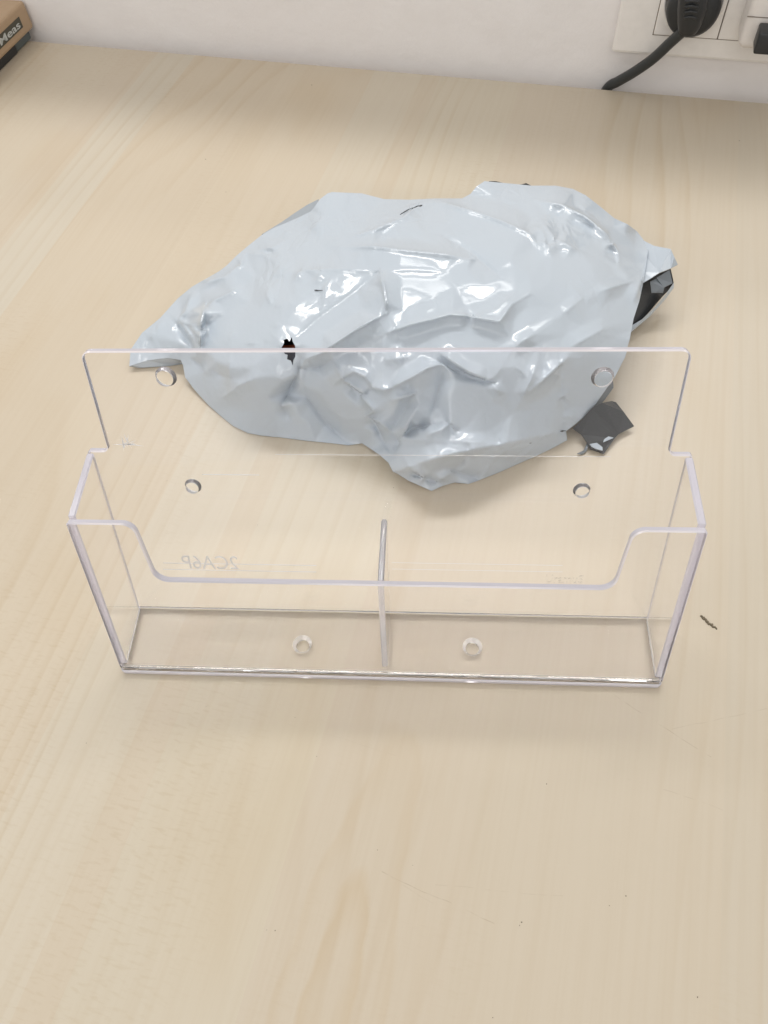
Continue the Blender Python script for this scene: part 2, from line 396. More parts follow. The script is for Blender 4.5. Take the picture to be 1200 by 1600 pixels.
# moulded relief on the rear of the back panel: lettering, hair-thin rails, and a reflection built as a rail
front_off = -0.00018
def on_back(x, s, d): return BB + X3 * x + ub * s + nb * (d * (1 if nb.y > 0 else -1))
def strip(bm, x0, x1, s0, w, h=0.00022):
    base = [on_back(x0, s0, -0.00002), on_back(x1, s0, -0.00002), on_back(x1, s0 + w, -0.00002), on_back(x0, s0 + w, -0.00002)]
    up = [on_back(x0 + w, s0 + w * .3, -h), on_back(x1 - w, s0 + w * .3, -h), on_back(x1 - w, s0 + w * .7, -h), on_back(x0 + w, s0 + w * .7, -h)]
    hexa(bm, base, up)
def rail(a0, b0, a1, w=0.00035):
    bm = bmesh.new(); u0 = back_uv(a0, b0); u1 = back_uv(a1, b0); strip(bm, u0[0], u1[0], u0[1], w); obj('moulded_or_reflection_line', bm, frosty, holder)
rail(255, 880, 494, 0.0004); rail(255, 890, 494, 0.0004); rail(430, 710, 955, 0.00014); rail(316, 742, 405, 0.0004); rail(612, 879, 880, 0.00014); rail(612, 889, 880, 0.00014)  # the short upper left rail stands in for a reflection
def lettering(text, a0, b0, a1, b1, mirror, m_=None):
    """raised letters on the back panel between the pixels of their lower left and upper right corners"""
    cu = bpy.data.curves.new('lettering', 'FONT'); cu.body = text; cu.extrude = 0.0; cu.offset = 0.0
    to = bpy.data.objects.new('tmp', cu); S.collection.objects.link(to)
    me = bpy.data.meshes.new_from_object(to.evaluated_get(bpy.context.evaluated_depsgraph_get()))
    bpy.data.objects.remove(to)
    xs = [v.co.x for v in me.vertices]; ys = [v.co.y for v in me.vertices]
    x0, x1, y0, y1 = min(xs), max(xs), min(ys), max(ys)
    u0 = back_uv(a0, b0); u1 = back_uv(a1, b1)
    bm = bmesh.new(); bm.from_mesh(me)
    for v in bm.verts:
        fx = (v.co.x - x0) / (x1 - x0); fx = 1 - fx if mirror else fx
        v.co = on_back(u0[0] + (u1[0] - u0[0]) * fx, u0[1] + (u1[1] - u0[1]) * (v.co.y - y0) / (y1 - y0), -0.00003)
    r = bmesh.ops.extrude_face_region(bm, geom=bm.faces[:])
    d = -nb * (0.00010 * (1 if nb.y > 0 else -1))
    bmesh.ops.translate(bm, verts=[e for e in r['geom'] if isinstance(e, bmesh.types.BMVert)], vec=d)
    return obj('moulded_lettering', bm, m_ or frosty, holder)
lettering('2CA6P', 287, 888, 370, 869, True)
lettering('UramuS', 852, 910, 912, 899, False, clear)
# a star-shaped scuff at the left shoulder
bm = bmesh.new(); rnd = random.Random(4)
c = back_uv(196, 694)
for k in range(22):
    a = rnd.choice((1.5, 1.7, 0.25, 0.0, 2.9)) + rnd.uniform(-.35, .35); L = rnd.uniform(0.0008, 0.0035); r0 = rnd.uniform(-0.001, 0.0028)
    x = c[0] + math.cos(a) * r0 + rnd.uniform(-.001, .0018); s = c[1] + math.sin(a) * r0 * .9; w = rnd.uniform(0.00006, 0.00022)
    dx, ds = math.cos(a) * L, math.sin(a) * L
    pts = [(x - dx, s - ds), (x + ds / L * w, s - dx / L * w), (x + dx, s + ds), (x - ds / L * w, s + dx / L * w)]
    hexa(bm, [on_back(p, q, -0.00003) for p, q in pts], [on_back(p, q, -0.00010) for p, q in pts])
sm = simple('scuffed_plastic', (0.85, 0.85, 0.87), 0.3)
obj('scuff', bm, sm, holder)

# ------------------------------------------------------------------ crumpled mailing bag
def film_material():
    m, n, l, b = mat('grey_white_film')
    tc = n.new('ShaderNodeTexCoord')
    def noise(scale, det, dist=0.0, st=(1, 1, 1)):
        mp = n.new('ShaderNodeMapping'); mp.inputs['Scale'].default_value = st; l.new(tc.outputs['Object'], mp.inputs['Vector'])
        z = n.new('ShaderNodeTexNoise'); z.inputs['Scale'].default_value = scale; z.inputs['Detail'].default_value = det; z.inputs['Distortion'].default_value = dist
        l.new(mp.outputs[0], z.inputs['Vector']); return z.outputs['Fac']
    r = n.new('ShaderNodeValToRGB'); r.color_ramp.elements[0].color = (0.465, 0.525, 0.59, 1); r.color_ramp.elements[1].color = (0.505, 0.56, 0.62, 1)
    l.new(noise(14, 3), r.inputs[0]); l.new(r.outputs[0], b.inputs['Base Color'])
    b.inputs['Roughness'].default_value = 0.13; b.inputs['Specular IOR Level'].default_value = 0.62
    # fine crumple: small flat facets meeting in sharp lines, strongest in patches
    def m_(op, x, y):
        q = n.new('ShaderNodeMath'); q.operation = op
        for i, v in enumerate((x, y)):
            if isinstance(v, float): q.inputs[i].default_value = v
            else: l.new(v, q.inputs[i])
        return q.outputs[0]
    def vor(scale, st, rot):
        mp = n.new('ShaderNodeMapping'); mp.inputs['Scale'].default_value = st; mp.inputs['Rotation'].default_value = (0, 0, rot); l.new(tc.outputs['Object'], mp.inputs['Vector'])
        v = n.new('ShaderNodeTexVoronoi'); v.feature = 'DISTANCE_TO_EDGE'; v.inputs['Scale'].default_value = scale
        wz_ = n.new('ShaderNodeTexNoise'); wz_.inputs['Scale'].default_value = 30; l.new(tc.outputs['Object'], wz_.inputs['Vector'])
        mx = n.new('ShaderNodeMix'); mx.data_type = 'VECTOR'; mx.inputs['Factor'].default_value = 0.012
        l.new(mp.outputs[0], mx.inputs['A']); l.new(wz_.outputs['Color'], mx.inputs['B']); l.new(mx.outputs['Result'], v.inputs['Vector'])
        return v.outputs['Distance']
    def patch(scale, lo, hi):
        r_ = n.new('ShaderNodeValToRGB'); r_.color_ramp.elements[0].position = lo; r_.color_ramp.elements[1].position = hi
        l.new(noise(scale, 2), r_.inputs[0]); return r_.outputs[0]
    h = m_('ADD', m_('MULTIPLY', vor(38, (1, 0.45, 1), 0.5), 0.0), m_('MULTIPLY', m_('MULTIPLY', vor(130, (1, 0.5, 1), -0.4), patch(26, 0.52, 0.66)), 0.35))
    bp = n.new('ShaderNodeBump'); bp.inputs['Strength'].default_value = 0.55; bp.inputs['Distance'].default_value = 0.0042
    l.new(h, bp.inputs['Height']); l.new(bp.outputs['Normal'], b.inputs['Normal'])
    return m
film = film_material()
lining = simple('black_film_lining', (0.035, 0.037, 0.040), 0.34, 0.5, 0.5, 160)
bag = thing('mailing_bag', 'crumpled glossy grey white plastic mailing bag, torn open, lying behind the holder', 'mailing bag')

# outline in photograph pixels with the height (mm) of the film's edge above the desk
OUT = [(205, 545, 6), (222, 520, 9), (250, 497, 12), (278, 466, 13), (300, 448, 14), (312, 441, 16), (342, 424, 18), (354, 415, 18), (370, 399, 18), (384, 387, 17), (409, 367, 17), (428, 356, 17), (450, 347, 17), (470, 338, 18), (486, 330, 19), (493, 321, 20), (500, 311, 20), (512, 302, 21), (519, 300, 22),
       (540, 301, 21), (565, 302, 19), (600, 311, 18), (640, 312, 18), (680, 310, 18), (722, 310, 19), (735, 303, 19), (745, 291, 20), (757, 283, 20), (800, 287, 18), (830, 290, 17), (868, 290, 16), (895, 295, 15), (915, 305, 15), (937, 322, 15), (960, 341, 15), (980, 350, 16), (996, 362, 17), (1008, 378, 19),
       (1013, 392, 22), (1008, 424, 25), (1004, 447, 27), (999, 470, 28), (990, 498, 28), (984, 530, 27), (976, 557, 24), (960, 588, 20), (946, 607, 16), (930, 630, 12), (912, 650, 9), (895, 664, 7.5), (884, 672, 6.5),
       (886, 686, 0.6), (860, 700, 0.5), (830, 714, 0.5), (800, 727, 0.5), (780, 736, 0.5), (757, 745, 0.5), (744, 750, 0.5), (732, 754, 0.5), (710, 752, 0.8), (692, 757, 0.6), (674, 765, 0.6), (656, 757, 1.5), (638, 749, 3.5), (622, 739, 6), (614, 735, 7.5), (607, 721, 8), (592, 708, 5), (580, 700, 2), (566, 691, 1), (545, 694, 0.5),
       (520, 691, 0.5), (480, 687, 0.5), (440, 682, 0.5), (410, 679, 0.5), (388, 675, 0.5), (365, 664, 0.5), (345, 648, 0.5), (325, 630, 1), (305, 608, 2), (290, 588, 4), (287, 570, 6), (283, 561, 7), (262, 558, 7), (230, 562, 5), (203, 571, 3)]
# interior heights
CTRL = [(330, 560, 22), (260, 530, 14), (300, 500, 19), (350, 480, 26), (400, 440, 31), (380, 530, 32), (450, 480, 44), (440, 400, 31), (500, 420, 42), (540, 470, 50), (600, 440, 53), (600, 500, 52), (560, 345, 31), (500, 350, 29), (620, 380, 42), (650, 340, 30), (700, 420, 51), (700, 360, 38), (760, 470, 54),
        (760, 330, 29), (800, 400, 48), (860, 330, 27), (860, 430, 48), (920, 370, 30), (940, 430, 38), (900, 500, 44), (820, 520, 50), (960, 480, 36), (920, 560, 36), (700, 540, 50), (640, 545, 47), (560, 555, 43), (500, 545, 42), (440, 565, 38), (400, 580, 33), (345, 590, 18), (340, 615, 9),
        (380, 625, 16), (440, 625, 20), (500, 615, 25), (470, 655, 11), (540, 650, 15), (400, 655, 8), (590, 610, 36), (600, 660, 22), (650, 600, 41), (700, 610, 42), (760, 590, 43), (820, 590, 40), (870, 580, 37), (700, 660, 29), (760, 650, 29), (820, 640, 26), (870, 625, 23), (900, 620, 19),
        (640, 690, 19), (700, 690, 24), (780, 676, 21), (840, 668, 15), (860, 650, 19)]
def lift(y):                                        # the contents hold the back half up
    return 1 + 0.0 if y > 470 else 1 + 0.95 * min(1, (470 - y) / 150.0)
OUT = [(a, b, min(z * (lift(b) if b < 470 and a < 985 else 1), 40) if z > 10 else z) for a, b, z in OUT]
CTRL = [(a, b, z + (max(0, min(1, (460 - b) / 110)) * 11 if 420 < a < 960 else max(0, min(1, (460 - b) / 110)) * 6)) for a, b, z in CTRL]
FOLD = [(614, 735, 7.5), (640, 727, 15), (670, 717, 22.5), (700, 708, 25), (740, 700, 24.5), (790, 691, 20.5), (840, 681, 13), (884, 672, 6.5)]
# creases: polyline px, amplitude mm, reach px on the left / right of its direction
CREASES = [
 ([(310, 444), (350, 434), (376, 415), (385, 395)], 2.0, 8, 30),
 ([(545, 372), (585, 360), (628, 342), (662, 316)], 3.0, 30, 40),
 ([(530, 386), (580, 386), (640, 393), (690, 398), (735, 406)], 3.2, 18, 45),
 ([(675, 312), (735, 330), (780, 345), (826, 365), (842, 385)], 3.4, 30, 50),
 ([(825, 353), (845, 358), (862, 400)], 2.0, 14, 14),
 ([(838, 376), (866, 385), (868, 372)], 2.0, 14, 10),
 ([(842, 341), (866, 372), (905, 395)], 2.2, 14, 22),
 ([(688, 365), (735, 393), (785, 435)], -1.8, 22, 26),
 ([(836, 313), (880, 322), (915, 340), (945, 365), (965, 395), (966, 415)], 3.2, 26, 40),
 ([(905, 318), (930, 345), (955, 362)], 1.2, 8, 10), ([(870, 338), (895, 350)], 1.0, 6, 8), ([(925, 372), (960, 380)], 1.0, 6, 6), ([(940, 392), (962, 400)], 0.9, 5, 5), ([(946, 404), (964, 410)], 0.9, 5, 5),
 ([(586, 527), (640, 508), (705, 492), (742, 496), (780, 503), (800, 475), (828, 458)], 2.6, 55, 16),
 ([(730, 498), (775, 485), (805, 458)], 1.5, 20, 14),
 ([(458, 424), (520, 421), (594, 423)], 1.2, 26, 14), ([(594, 423), (640, 421), (700, 424)], 1.0, 24, 12),
 ([(594, 423), (601, 455), (606, 488)], 3.0, 26, 60),
 ([(606, 488), (560, 513), (518, 541), (500, 552), (480, 560)], 4.2, 70, 24),
 ([(594, 423), (560, 452), (500, 495), (455, 535)], -1.2, 40, 40),
 ([(937, 456), (968, 445), (1003, 434)], 1.8, 14, 18),
 ([(880, 490), (910, 466)], 0.9, 14, 14), ([(895, 540), (950, 510)], 0.8, 20, 20), ([(805, 540), (835, 522)], 1.4, 14, 16),
 ([(1012, 392), (1006, 425), (990, 470)], 2.0, 12, 20),
 ([(321, 474), (315, 505), (312, 545)], 5.0, 13, 44),
 ([(321, 476), (345, 466), (380, 448)], 2.2, 20, 24),
 ([(279, 500), (290, 488), (302, 455)], 1.8, 20, 16), ([(279, 500), (300, 508), (316, 516)], 1.8, 12, 12), ([(274, 505), (292, 530), (300, 545)], -2.2, 14, 10), ([(283, 504), (296, 522), (306, 542)], 1.6, 10, 10),
 ([(296, 515), (308, 528), (312, 540)], 1.2, 6, 6), ([(240, 525), (252, 505)], 1.2, 16, 10), ([(228, 545), (234, 530)], -1.2, 6, 6),
 ([(419, 440), (418, 462), (424, 475)], 1.6, 14, 18), ([(440, 400), (436, 435)], 1.0, 16, 16), ([(400, 390), (425, 388), (442, 377)], 1.5, 8, 14), ([(385, 395), (418, 400), (415, 410)], 1.2, 6, 8),
 ([(445, 360), (452, 368)], 1.4, 10, 12), ([(474, 378), (475, 384)], 1.2, 10, 10), ([(460, 438), (475, 415)], 1.4, 12, 14), ([(492, 440), (500, 430), (498, 415)], 1.2, 8, 10), ([(508, 452), (518, 435)], 1.8, 10, 14), ([(485, 362), (505, 340)], 1.2, 16, 18),
 ([(430, 478), (440, 476)], 1.0, 12, 10), ([(428, 508), (438, 508)], 1.0, 10, 10), ([(420, 520), (436, 530), (440, 545)], 1.0, 12, 12), ([(358, 530), (366, 518)], 1.3, 12, 12), ([(385, 536), (402, 536)], 1.3, 10, 10),
 # front face, seen through the holder
 ([(470, 560), (466, 585), (450, 615), (440, 632)], -5.0, 20, 26),
 ([(440, 632), (455, 655)], -2.0, 12, 14),
 ([(466, 585), (480, 620), (510, 660), (545, 690)], -3.2, 22, 22),
 ([(468, 575), (500, 572), (520, 560)], -2.2, 12, 20), ([(520, 560), (535, 590), (580, 620)], 2.2, 26, 22),
 ([(535, 592), (553, 579), (570, 586), (582, 604)], 2.4, 16, 26), ([(545, 600), (562, 615), (580, 610)], -2.5, 14, 14),
 ([(610, 606), (640, 590), (668, 574), (692, 567)], 3.4, 22, 40), ([(582, 604), (600, 608), (612, 606)], 2.0, 12, 16),
 ([(600, 560), (620, 560), (638, 557)], 1.2, 10, 10),
 ([(565, 615), (585, 640), (570, 650)], 3.0, 14, 20), ([(570, 648), (595, 658), (612, 672)], 2.2, 12, 16), ([(580, 650), (600, 690), (612, 708)], -3.0, 12, 12),
 ([(612, 672), (622, 690), (616, 705)], -3.2, 14, 14), ([(605, 627), (640, 615), (655, 612)], 2.0, 10, 20),
 ([(628, 681), (640, 655), (656, 630)], 2.8, 18, 14), ([(612, 670), (628, 645), (645, 620)], -2.0, 14, 12),
 ([(628, 681), (645, 668), (680, 660)], -3.6, 14, 16), ([(672, 650), (680, 630), (692, 575)], -2.6, 26, 18), ([(656, 630), (650, 615)], 1.6, 12, 12),
 ([(678, 560), (700, 570), (735, 588), (772, 597)], -2.6, 22, 16), ([(692, 567), (708, 582)], 1.6, 12, 14), ([(690, 552), (730, 578), (765, 594)], 2.2, 20, 12),
 ([(770, 597), (775, 607), (780, 620)], 2.0, 14, 14), ([(775, 585), (785, 570)], 1.0, 14, 12),
 ([(660, 680), (690, 670), (703, 660), (712, 676)], 2.4, 12, 16), ([(664, 672), (674, 661)], 1.4, 8, 10), ([(695, 655), (715, 670)], -1.6, 10, 10),
 ([(628, 684), (700, 688), (780, 690)], 1.0, 16, 12),
 ([(837, 570), (828, 595), (816, 620)], 2.0, 14, 16), ([(816, 620), (850, 590), (886, 557)], 2.2, 20, 24), ([(808, 572), (822, 588)], 1.2, 10, 12), ([(870, 622), (880, 618)], 1.0, 10, 10), ([(882, 640), (878, 620), (874, 560)], -1.0, 14, 16),
 ([(876, 655), (895, 662)], 1.4, 8, 8), ([(880, 650), (890, 648), (896, 660)], 1.2, 6, 6),
 ([(700, 730), (740, 745), (765, 752)], -2.2, 14, 14), ([(640, 738), (668, 748), (690, 753)], -3.0, 10, 10), ([(640, 728), (660, 742), (674, 763)], 3.2, 10, 14), ([(674, 763), (690, 745), (705, 735)], 2.0, 12, 12), ([(660, 745), (640, 744)], -2.0, 8, 8), ([(755, 742), (765, 725)], 1.6, 12, 12), ([(715, 735), (725, 710)], -1.2, 16, 16),
 ([(330, 575), (345, 585), (360, 590)], -1.8, 14, 16), ([(360, 555), (360, 590)], 1.4, 18, 14), ([(350, 620), (375, 600), (400, 590)], 1.4, 18, 18), ([(300, 560), (312, 568), (318, 580)], -2.2, 8, 10),
]
HOLE = [(440, 543), (444, 536), (443, 531), (449, 529), (452, 534), (456, 526.5), (457, 533), (461, 540), (462, 546), (462, 556), (459, 561), (458, 570), (455, 562), (449, 560), (450, 553), (446, 552)]
def inside(P, poly):
    x, y = P[:, 0], P[:, 1]; r = np.zeros(len(P), bool); n = len(poly)
    for i in range(n):
        x0, y0 = poly[i][:2]; x1, y1 = poly[i - 1][:2]
        if y0 == y1: continue
        c = ((y0 > y) != (y1 > y)) & (x < (x1 - x0) * (y - y0) / (y1 - y0) + x0); r ^= c
    return r
def resample(poly, step, closed=True):
    out = []; n = len(poly)
    for i in range(n if closed else n - 1):
        a = np.array(poly[i], float); b = np.array(poly[(i + 1) % n], float); k = max(1, int(round(np.linalg.norm((b - a)[:2]) / step)))
        for j in range(k): out.append(a + (b - a) * j / k)
    if not closed: out.append(np.array(poly[-1], float))
    return np.array(out)
def rbf(data):
    D = np.array(data, float); P = D[:, :2] / 100; n = len(P)
    def phi(A, B):
        r = np.linalg.norm(A[:, None] - B[None], axis=2); return r          # biharmonic in 3D: r
    K = phi(P, P) + np.eye(n) * 0.02
    A = np.zeros((n + 3, n + 3)); A[:n, :n] = K; A[:n, n] = 1; A[:n, n + 1:] = P; A[n, :n] = 1; A[n + 1:, :n] = P.T
    w = np.linalg.solve(A, np.concatenate([D[:, 2], np.zeros(3)]))
    def f(Q):
        Q = Q / 100; return phi(Q, P) @ w[:n] + w[n] + Q @ w[n + 1:]
    return f
def facets(seed, n, box, amp):
    """piecewise-flat crumple: random heights over a random triangulation"""
    g = np.random.default_rng(seed); x0, y0, x1, y1 = box
    P = np.stack([g.uniform(x0, x1, n), g.uniform(y0, y1, n)], 1)
    P = np.concatenate([P, [[x0 - 50, y0 - 50], [x1 + 50, y0 - 50], [x1 + 50, y1 + 50], [x0 - 50, y1 + 50]]]); H = g.uniform(-amp, amp, len(P))
    V, _, Fc, ov, _, _ = delaunay_2d_cdt([Vector(p) for p in P], [], [], 0, 1e-6)
    tri = [[ov[k][0] for k in f] for f in Fc]
    f_edges = {tuple(sorted((t[i], t[(i + 1) % 3]))) for t in tri for i in range(3)}
    def f(Q):
        out = np.zeros(len(Q))
        for a, b, c in tri:
            A, B, Cc = P[a], P[b], P[c]; det = (B[0] - A[0]) * (Cc[1] - A[1]) - (Cc[0] - A[0]) * (B[1] - A[1])
            if abs(det) < 1e-9: continue
            u = ((Q[:, 0] - A[0]) * (Cc[1] - A[1]) - (Cc[0] - A[0]) * (Q[:, 1] - A[1])) / det
            v = ((B[0] - A[0]) * (Q[:, 1] - A[1]) - (Q[:, 0] - A[0]) * (B[1] - A[1])) / det
            m = (u >= -1e-6) & (v >= -1e-6) & (u + v <= 1 + 1e-6); out[m] = H[a] * (1 - u[m] - v[m]) + H[b] * u[m] + H[c] * v[m]
        return out
    f.edges = [(P[a], P[b]) for a, b in f_edges]
    return f
FA = facets(11, 75, (180, 270, 1040, 780), 2.1); FB_ = facets(5, 300, (180, 270, 1040, 780), 0.62); FC_ = facets(8, 900, (180, 270, 1040, 780), 0.12)
def seg_dist(Q, line):
    """distance, signed side and relative arc position of points to a polyline"""
    best = np.full(len(Q), 1e9); side = np.zeros(len(Q)); pos = np.zeros(len(Q)); L = 0
    ls = [math.dist(a[:2], b[:2]) for a, b in zip(line, line[1:])]; tot = sum(ls)
    for (a, b, ln) in zip(line, line[1:], ls):
        a = np.array(a[:2], float); b = np.array(b[:2], float); d = (b - a) / ln; q = Q - a
        t = np.clip(q @ d, 0, ln); e = q - t[:, None] * d; r = np.linalg.norm(e, axis=1); m = r < best
        best[m] = r[m]; side[m] = np.sign(d[0] * q[m, 1] - d[1] * q[m, 0]); pos[m] = (L + t[m]) / tot; L += ln
    return best, side, pos
_i0 = next(i for i, p in enumerate(OUT) if p[:2] == (884, 672)); _i1 = next(i for i, p in enumerate(OUT) if p[:2] == (614, 735))
_top = rbf(OUT[:_i0 + 1] + OUT[_i1 + 1:] + CTRL + FOLD[:-1])
def base_height(Q):
    """smooth height of the stuffed bag; below the fold line the film turns under, steeply to the desk"""
    h = _top(Q)
    fx = np.array([f[0] for f in FOLD]); bot = OUT[_i0 + 1:_i1 + 1][::-1]; bxx = np.array([p[0] for p in bot])
    yf = np.interp(Q[:, 0], fx, [f[1] for f in FOLD]); hf = np.interp(Q[:, 0], fx, [f[2] for f in FOLD])
    yb = np.interp(Q[:, 0], bxx, [p[1] for p in bot]); zb = np.interp(Q[:, 0], bxx, [p[2] for p in bot])
    low = (Q[:, 1] > yf + 0.3) & (Q[:, 0] > 614) & (Q[:, 0] < 886)
    sf = np.clip((Q[:, 1] - yf) / np.maximum(yb - yf, 3), 0, 1)
    return np.where(low, hf * (1 - sf ** 0.9) + zb * sf ** 0.9, h), low
def near_dist(A, B):
    out = np.zeros(len(A))
    for i in range(0, len(A), 1500): out[i:i + 1500] = np.linalg.norm(A[i:i + 1500, None] - B[None], axis=2).min(1)
    return out
def facet_net(ol):
    """the film as flat facets between straight creases: control points, their heights and triangles"""
    loop = [tuple(p[:2]) for p in ol] + [tuple(ol[0][:2])]
    o2 = resample(OUT, 16); pts = [p[:2] for p in o2]; H = [p[2] for p in o2]; n0 = len(pts)
    edges = [(i, (i + 1) % n0) for i in range(n0)]
    crs = []
    for line, amp, wl, wr in CREASES + [([f[:2] for f in FOLD], 2.0, 0, 0)]:
        l = resample(line, 17, False)[:, :2]; ok = inside(l, ol) & (seg_dist(l, loop)[0] > 3.5)
        t = np.linspace(0, 1, len(l)); tap = np.clip(np.minimum(t, 1 - t) / 0.22, 0.25, 1)
        b, _ = base_height(l); s0 = None
        for k in range(len(l)):
            if not ok[k]: s0 = None; continue
            pts.append(l[k]); H.append(b[k] + AMP * amp * tap[k] * (0.5 if wl == 0 else 1)); crs.append(l[k])
            if s0 is not None: edges.append((s0, len(pts) - 1))
            s0 = len(pts) - 1
    crs = np.array(crs)
    for line, amp, wl, wr in CREASES:
        l = resample(line, 17, False)[:, :2]
        if len(l) < 3: continue
        t = np.gradient(l, axis=0); t /= np.linalg.norm(t, axis=1)[:, None]; nn = np.stack([-t[:, 1], t[:, 0]], 1)
        for w, sg in ((wl, -1), (wr, 1)):
            q = l[::2] + nn[::2] * w * sg
            ok = inside(q, ol) & (seg_dist(q, loop)[0] > 6); q = q[ok]
            if len(q) == 0: continue
            q = q[near_dist(q, np.array(pts)) > max(5, 0.5 * w)]
            if len(q) == 0: continue
            b, _ = base_height(q); f = FA(q) * 0.5
            for a, c in zip(q, b + f): pts.append(a); H.append(c)
    g = np.random.default_rng(12)
    for r in (34, 26):
        cand = np.stack([g.uniform(200, 1020, 1500), g.uniform(285, 765, 1500)], 1)
        cand = cand[inside(cand, ol)]; cand = cand[seg_dist(cand, loop)[0] > 10]
        for c in cand:
            if np.min(np.linalg.norm(np.array(pts) - c, axis=1)) > r:
                b, lo = base_height(c[None]); pts.append(c); H.append(b[0] + (FA(c[None])[0] * 0.75 + g.normal(0, 0.4)) * (0.4 if lo[0] else 1))
    V, E_, Fc, ov, _, _ = delaunay_2d_cdt([Vector(p) for p in pts], edges, [], 1, 1e-3)
    VV = np.array([tuple(v) for v in V]); b, _ = base_height(VV); HH = b + 0.8
    for k, o in enumerate(ov):
        if o: HH[k] = max(H[i] for i in o)
    return VV, HH, Fc, E_
def interp_net(net, Q):
    VV, HH, Fc, _ = net; out, _ = base_height(Q)
    for f in Fc:
        A, B, Cc = (VV[k] for k in f[:3]); lo = np.minimum(np.minimum(A, B), Cc) - .01; hi = np.maximum(np.maximum(A, B), Cc) + .01
        m = np.where((Q[:, 0] >= lo[0]) & (Q[:, 0] <= hi[0]) & (Q[:, 1] >= lo[1]) & (Q[:, 1] <= hi[1]))[0]
        det = (B[0] - A[0]) * (Cc[1] - A[1]) - (Cc[0] - A[0]) * (B[1] - A[1])
        if len(m) == 0 or abs(det) < 1e-9: continue
        q = Q[m]; u = ((q[:, 0] - A[0]) * (Cc[1] - A[1]) - (Cc[0] - A[0]) * (q[:, 1] - A[1])) / det
        v = ((B[0] - A[0]) * (q[:, 1] - A[1]) - (q[:, 0] - A[0]) * (B[1] - A[1])) / det
        k = (u >= -1e-4) & (v >= -1e-4) & (u + v <= 1 + 1e-4)
        out[m[k]] = (HH[f[0]] * (1 - u - v) + HH[f[1]] * u + HH[f[2]] * v)[k]
    return out
AMP = 1.6
def build_bag():
    step = 3.4
    ol = resample(OUT, 7); loop = [tuple(p[:2]) for p in ol] + [tuple(ol[0][:2])]
    net = facet_net(ol)
    x0, y0 = ol[:, 0].min(), ol[:, 1].min(); x1, y1 = ol[:, 0].max(), ol[:, 1].max()
    g = np.random.default_rng(3); grid = []
    for j, y in enumerate(np.arange(y0, y1, step * 0.87)):
        for x in np.arange(x0, x1, step): grid.append((x + (step / 2 if j % 2 else 0), y))
    grid = np.array(grid) + g.uniform(-0.5, 0.5, (len(grid), 2))
    grid = grid[inside(grid, ol)]; grid = grid[seg_dist(grid, loop)[0] > 1.8]
    def offset_line(p, d):
        t = np.gradient(p[:, :2], axis=0); t /= np.maximum(np.linalg.norm(t, axis=1), 1e-6)[:, None]
        return p[:, :2] + np.stack([-t[:, 1], t[:, 0]], 1) * d
    main = [resample(c[0], 3.4, False)[:, :2] for c in CREASES] + [resample([f[:2] for f in FOLD], 3.4, False)]
    rows = [offset_line(p, d) for p in main if len(p) > 3 for d in (-2.6, 2.6)]
    lines = []
    for l in main + rows:
        ok = inside(l, ol) & (seg_dist(l, loop)[0] > 2.0) & ~inside(l, HOLE); l = l[ok]
        if len(l): lines.append(l)
    grid = grid[near_dist(grid, np.concatenate(lines)) > 1.7]
    pts = [Vector(p[:2]) for p in ol]; edges = [(i, (i + 1) % len(ol)) for i in range(len(ol))]
    s = len(pts); hp = resample(HOLE, 4); pts += [Vector(p) for p in hp]; edges += [(s + i, s + (i + 1) % len(hp)) for i in range(len(hp))]
    for l in lines[:len(main)]:
        s = len(pts); pts += [Vector(p) for p in l]
        edges += [(s + i, s + i + 1) for i in range(len(l) - 1) if np.linalg.norm(l[i + 1] - l[i]) < 5.5]
    for l in lines[len(main):]: pts += [Vector(p) for p in l]
    pts += [Vector(p) for p in grid[~inside(grid, HOLE)]]
    V, _, Fc, _, _, _ = delaunay_2d_cdt(pts, edges, [], 1, 1e-4)
    Q = np.array([tuple(v) for v in V]); cen = np.array([Q[list(f)].mean(0) for f in Fc])
    ok = inside(cen, ol) & ~inside(cen, HOLE); Fc = [f for f, k in zip(Fc, ok) if k]
    h = interp_net(net, Q)
    sm, low = base_height(Q); h = 0.85 * h + 0.15 * sm
    # round the facet edges a little over the mesh
    e = np.array(sorted({tuple(sorted((f[i], f[(i + 1) % len(f)]))) for f in Fc for i in range(len(f))})); I, J = e[:, 0], e[:, 1]; n = len(Q)
    deg = np.maximum(np.bincount(I, minlength=n) + np.bincount(J, minlength=n), 1)
    for _ in range(ROUND): h = 0.4 * h + 0.6 * (np.bincount(I, h[J], n) + np.bincount(J, h[I], n)) / deg
    db, _, _ = seg_dist(Q, loop); fade = np.clip(db / 18, 0, 1)
    h += FB_(Q) * 0.30 * fade
    for line, amp, wl, wr in CREASES:
        r, sd, pos = seg_dist(Q, line); tap = np.clip(np.minimum(pos, 1 - pos) / 0.18, 0.30, 1)
        h += amp * tap * 0.42 * np.exp(-r / 2.6) * np.where(db < 14, 0.4 + 0.6 * fade, 1)
    h = np.maximum(h, 0.35)
    near = db < 0.5
    on = np.array([np.argmin(np.linalg.norm(ol[:, :2] - q, axis=1)) for q in Q[near]]); h[near] = ol[on, 2]
    P = np.array([px(q[0], q[1], z / 1000) for q, z in zip(Q, h)])
    bm = bmesh.new(); vs = [bm.verts.new(p) for p in P]
    for f in Fc: bm.faces.new([vs[i] for i in f])
    bm.normal_update()
    return bm, vs, P, Q, h, Fc, ol
ROUND = 1
bm, vs, P, Q, hts, Fc, ol = build_bag()
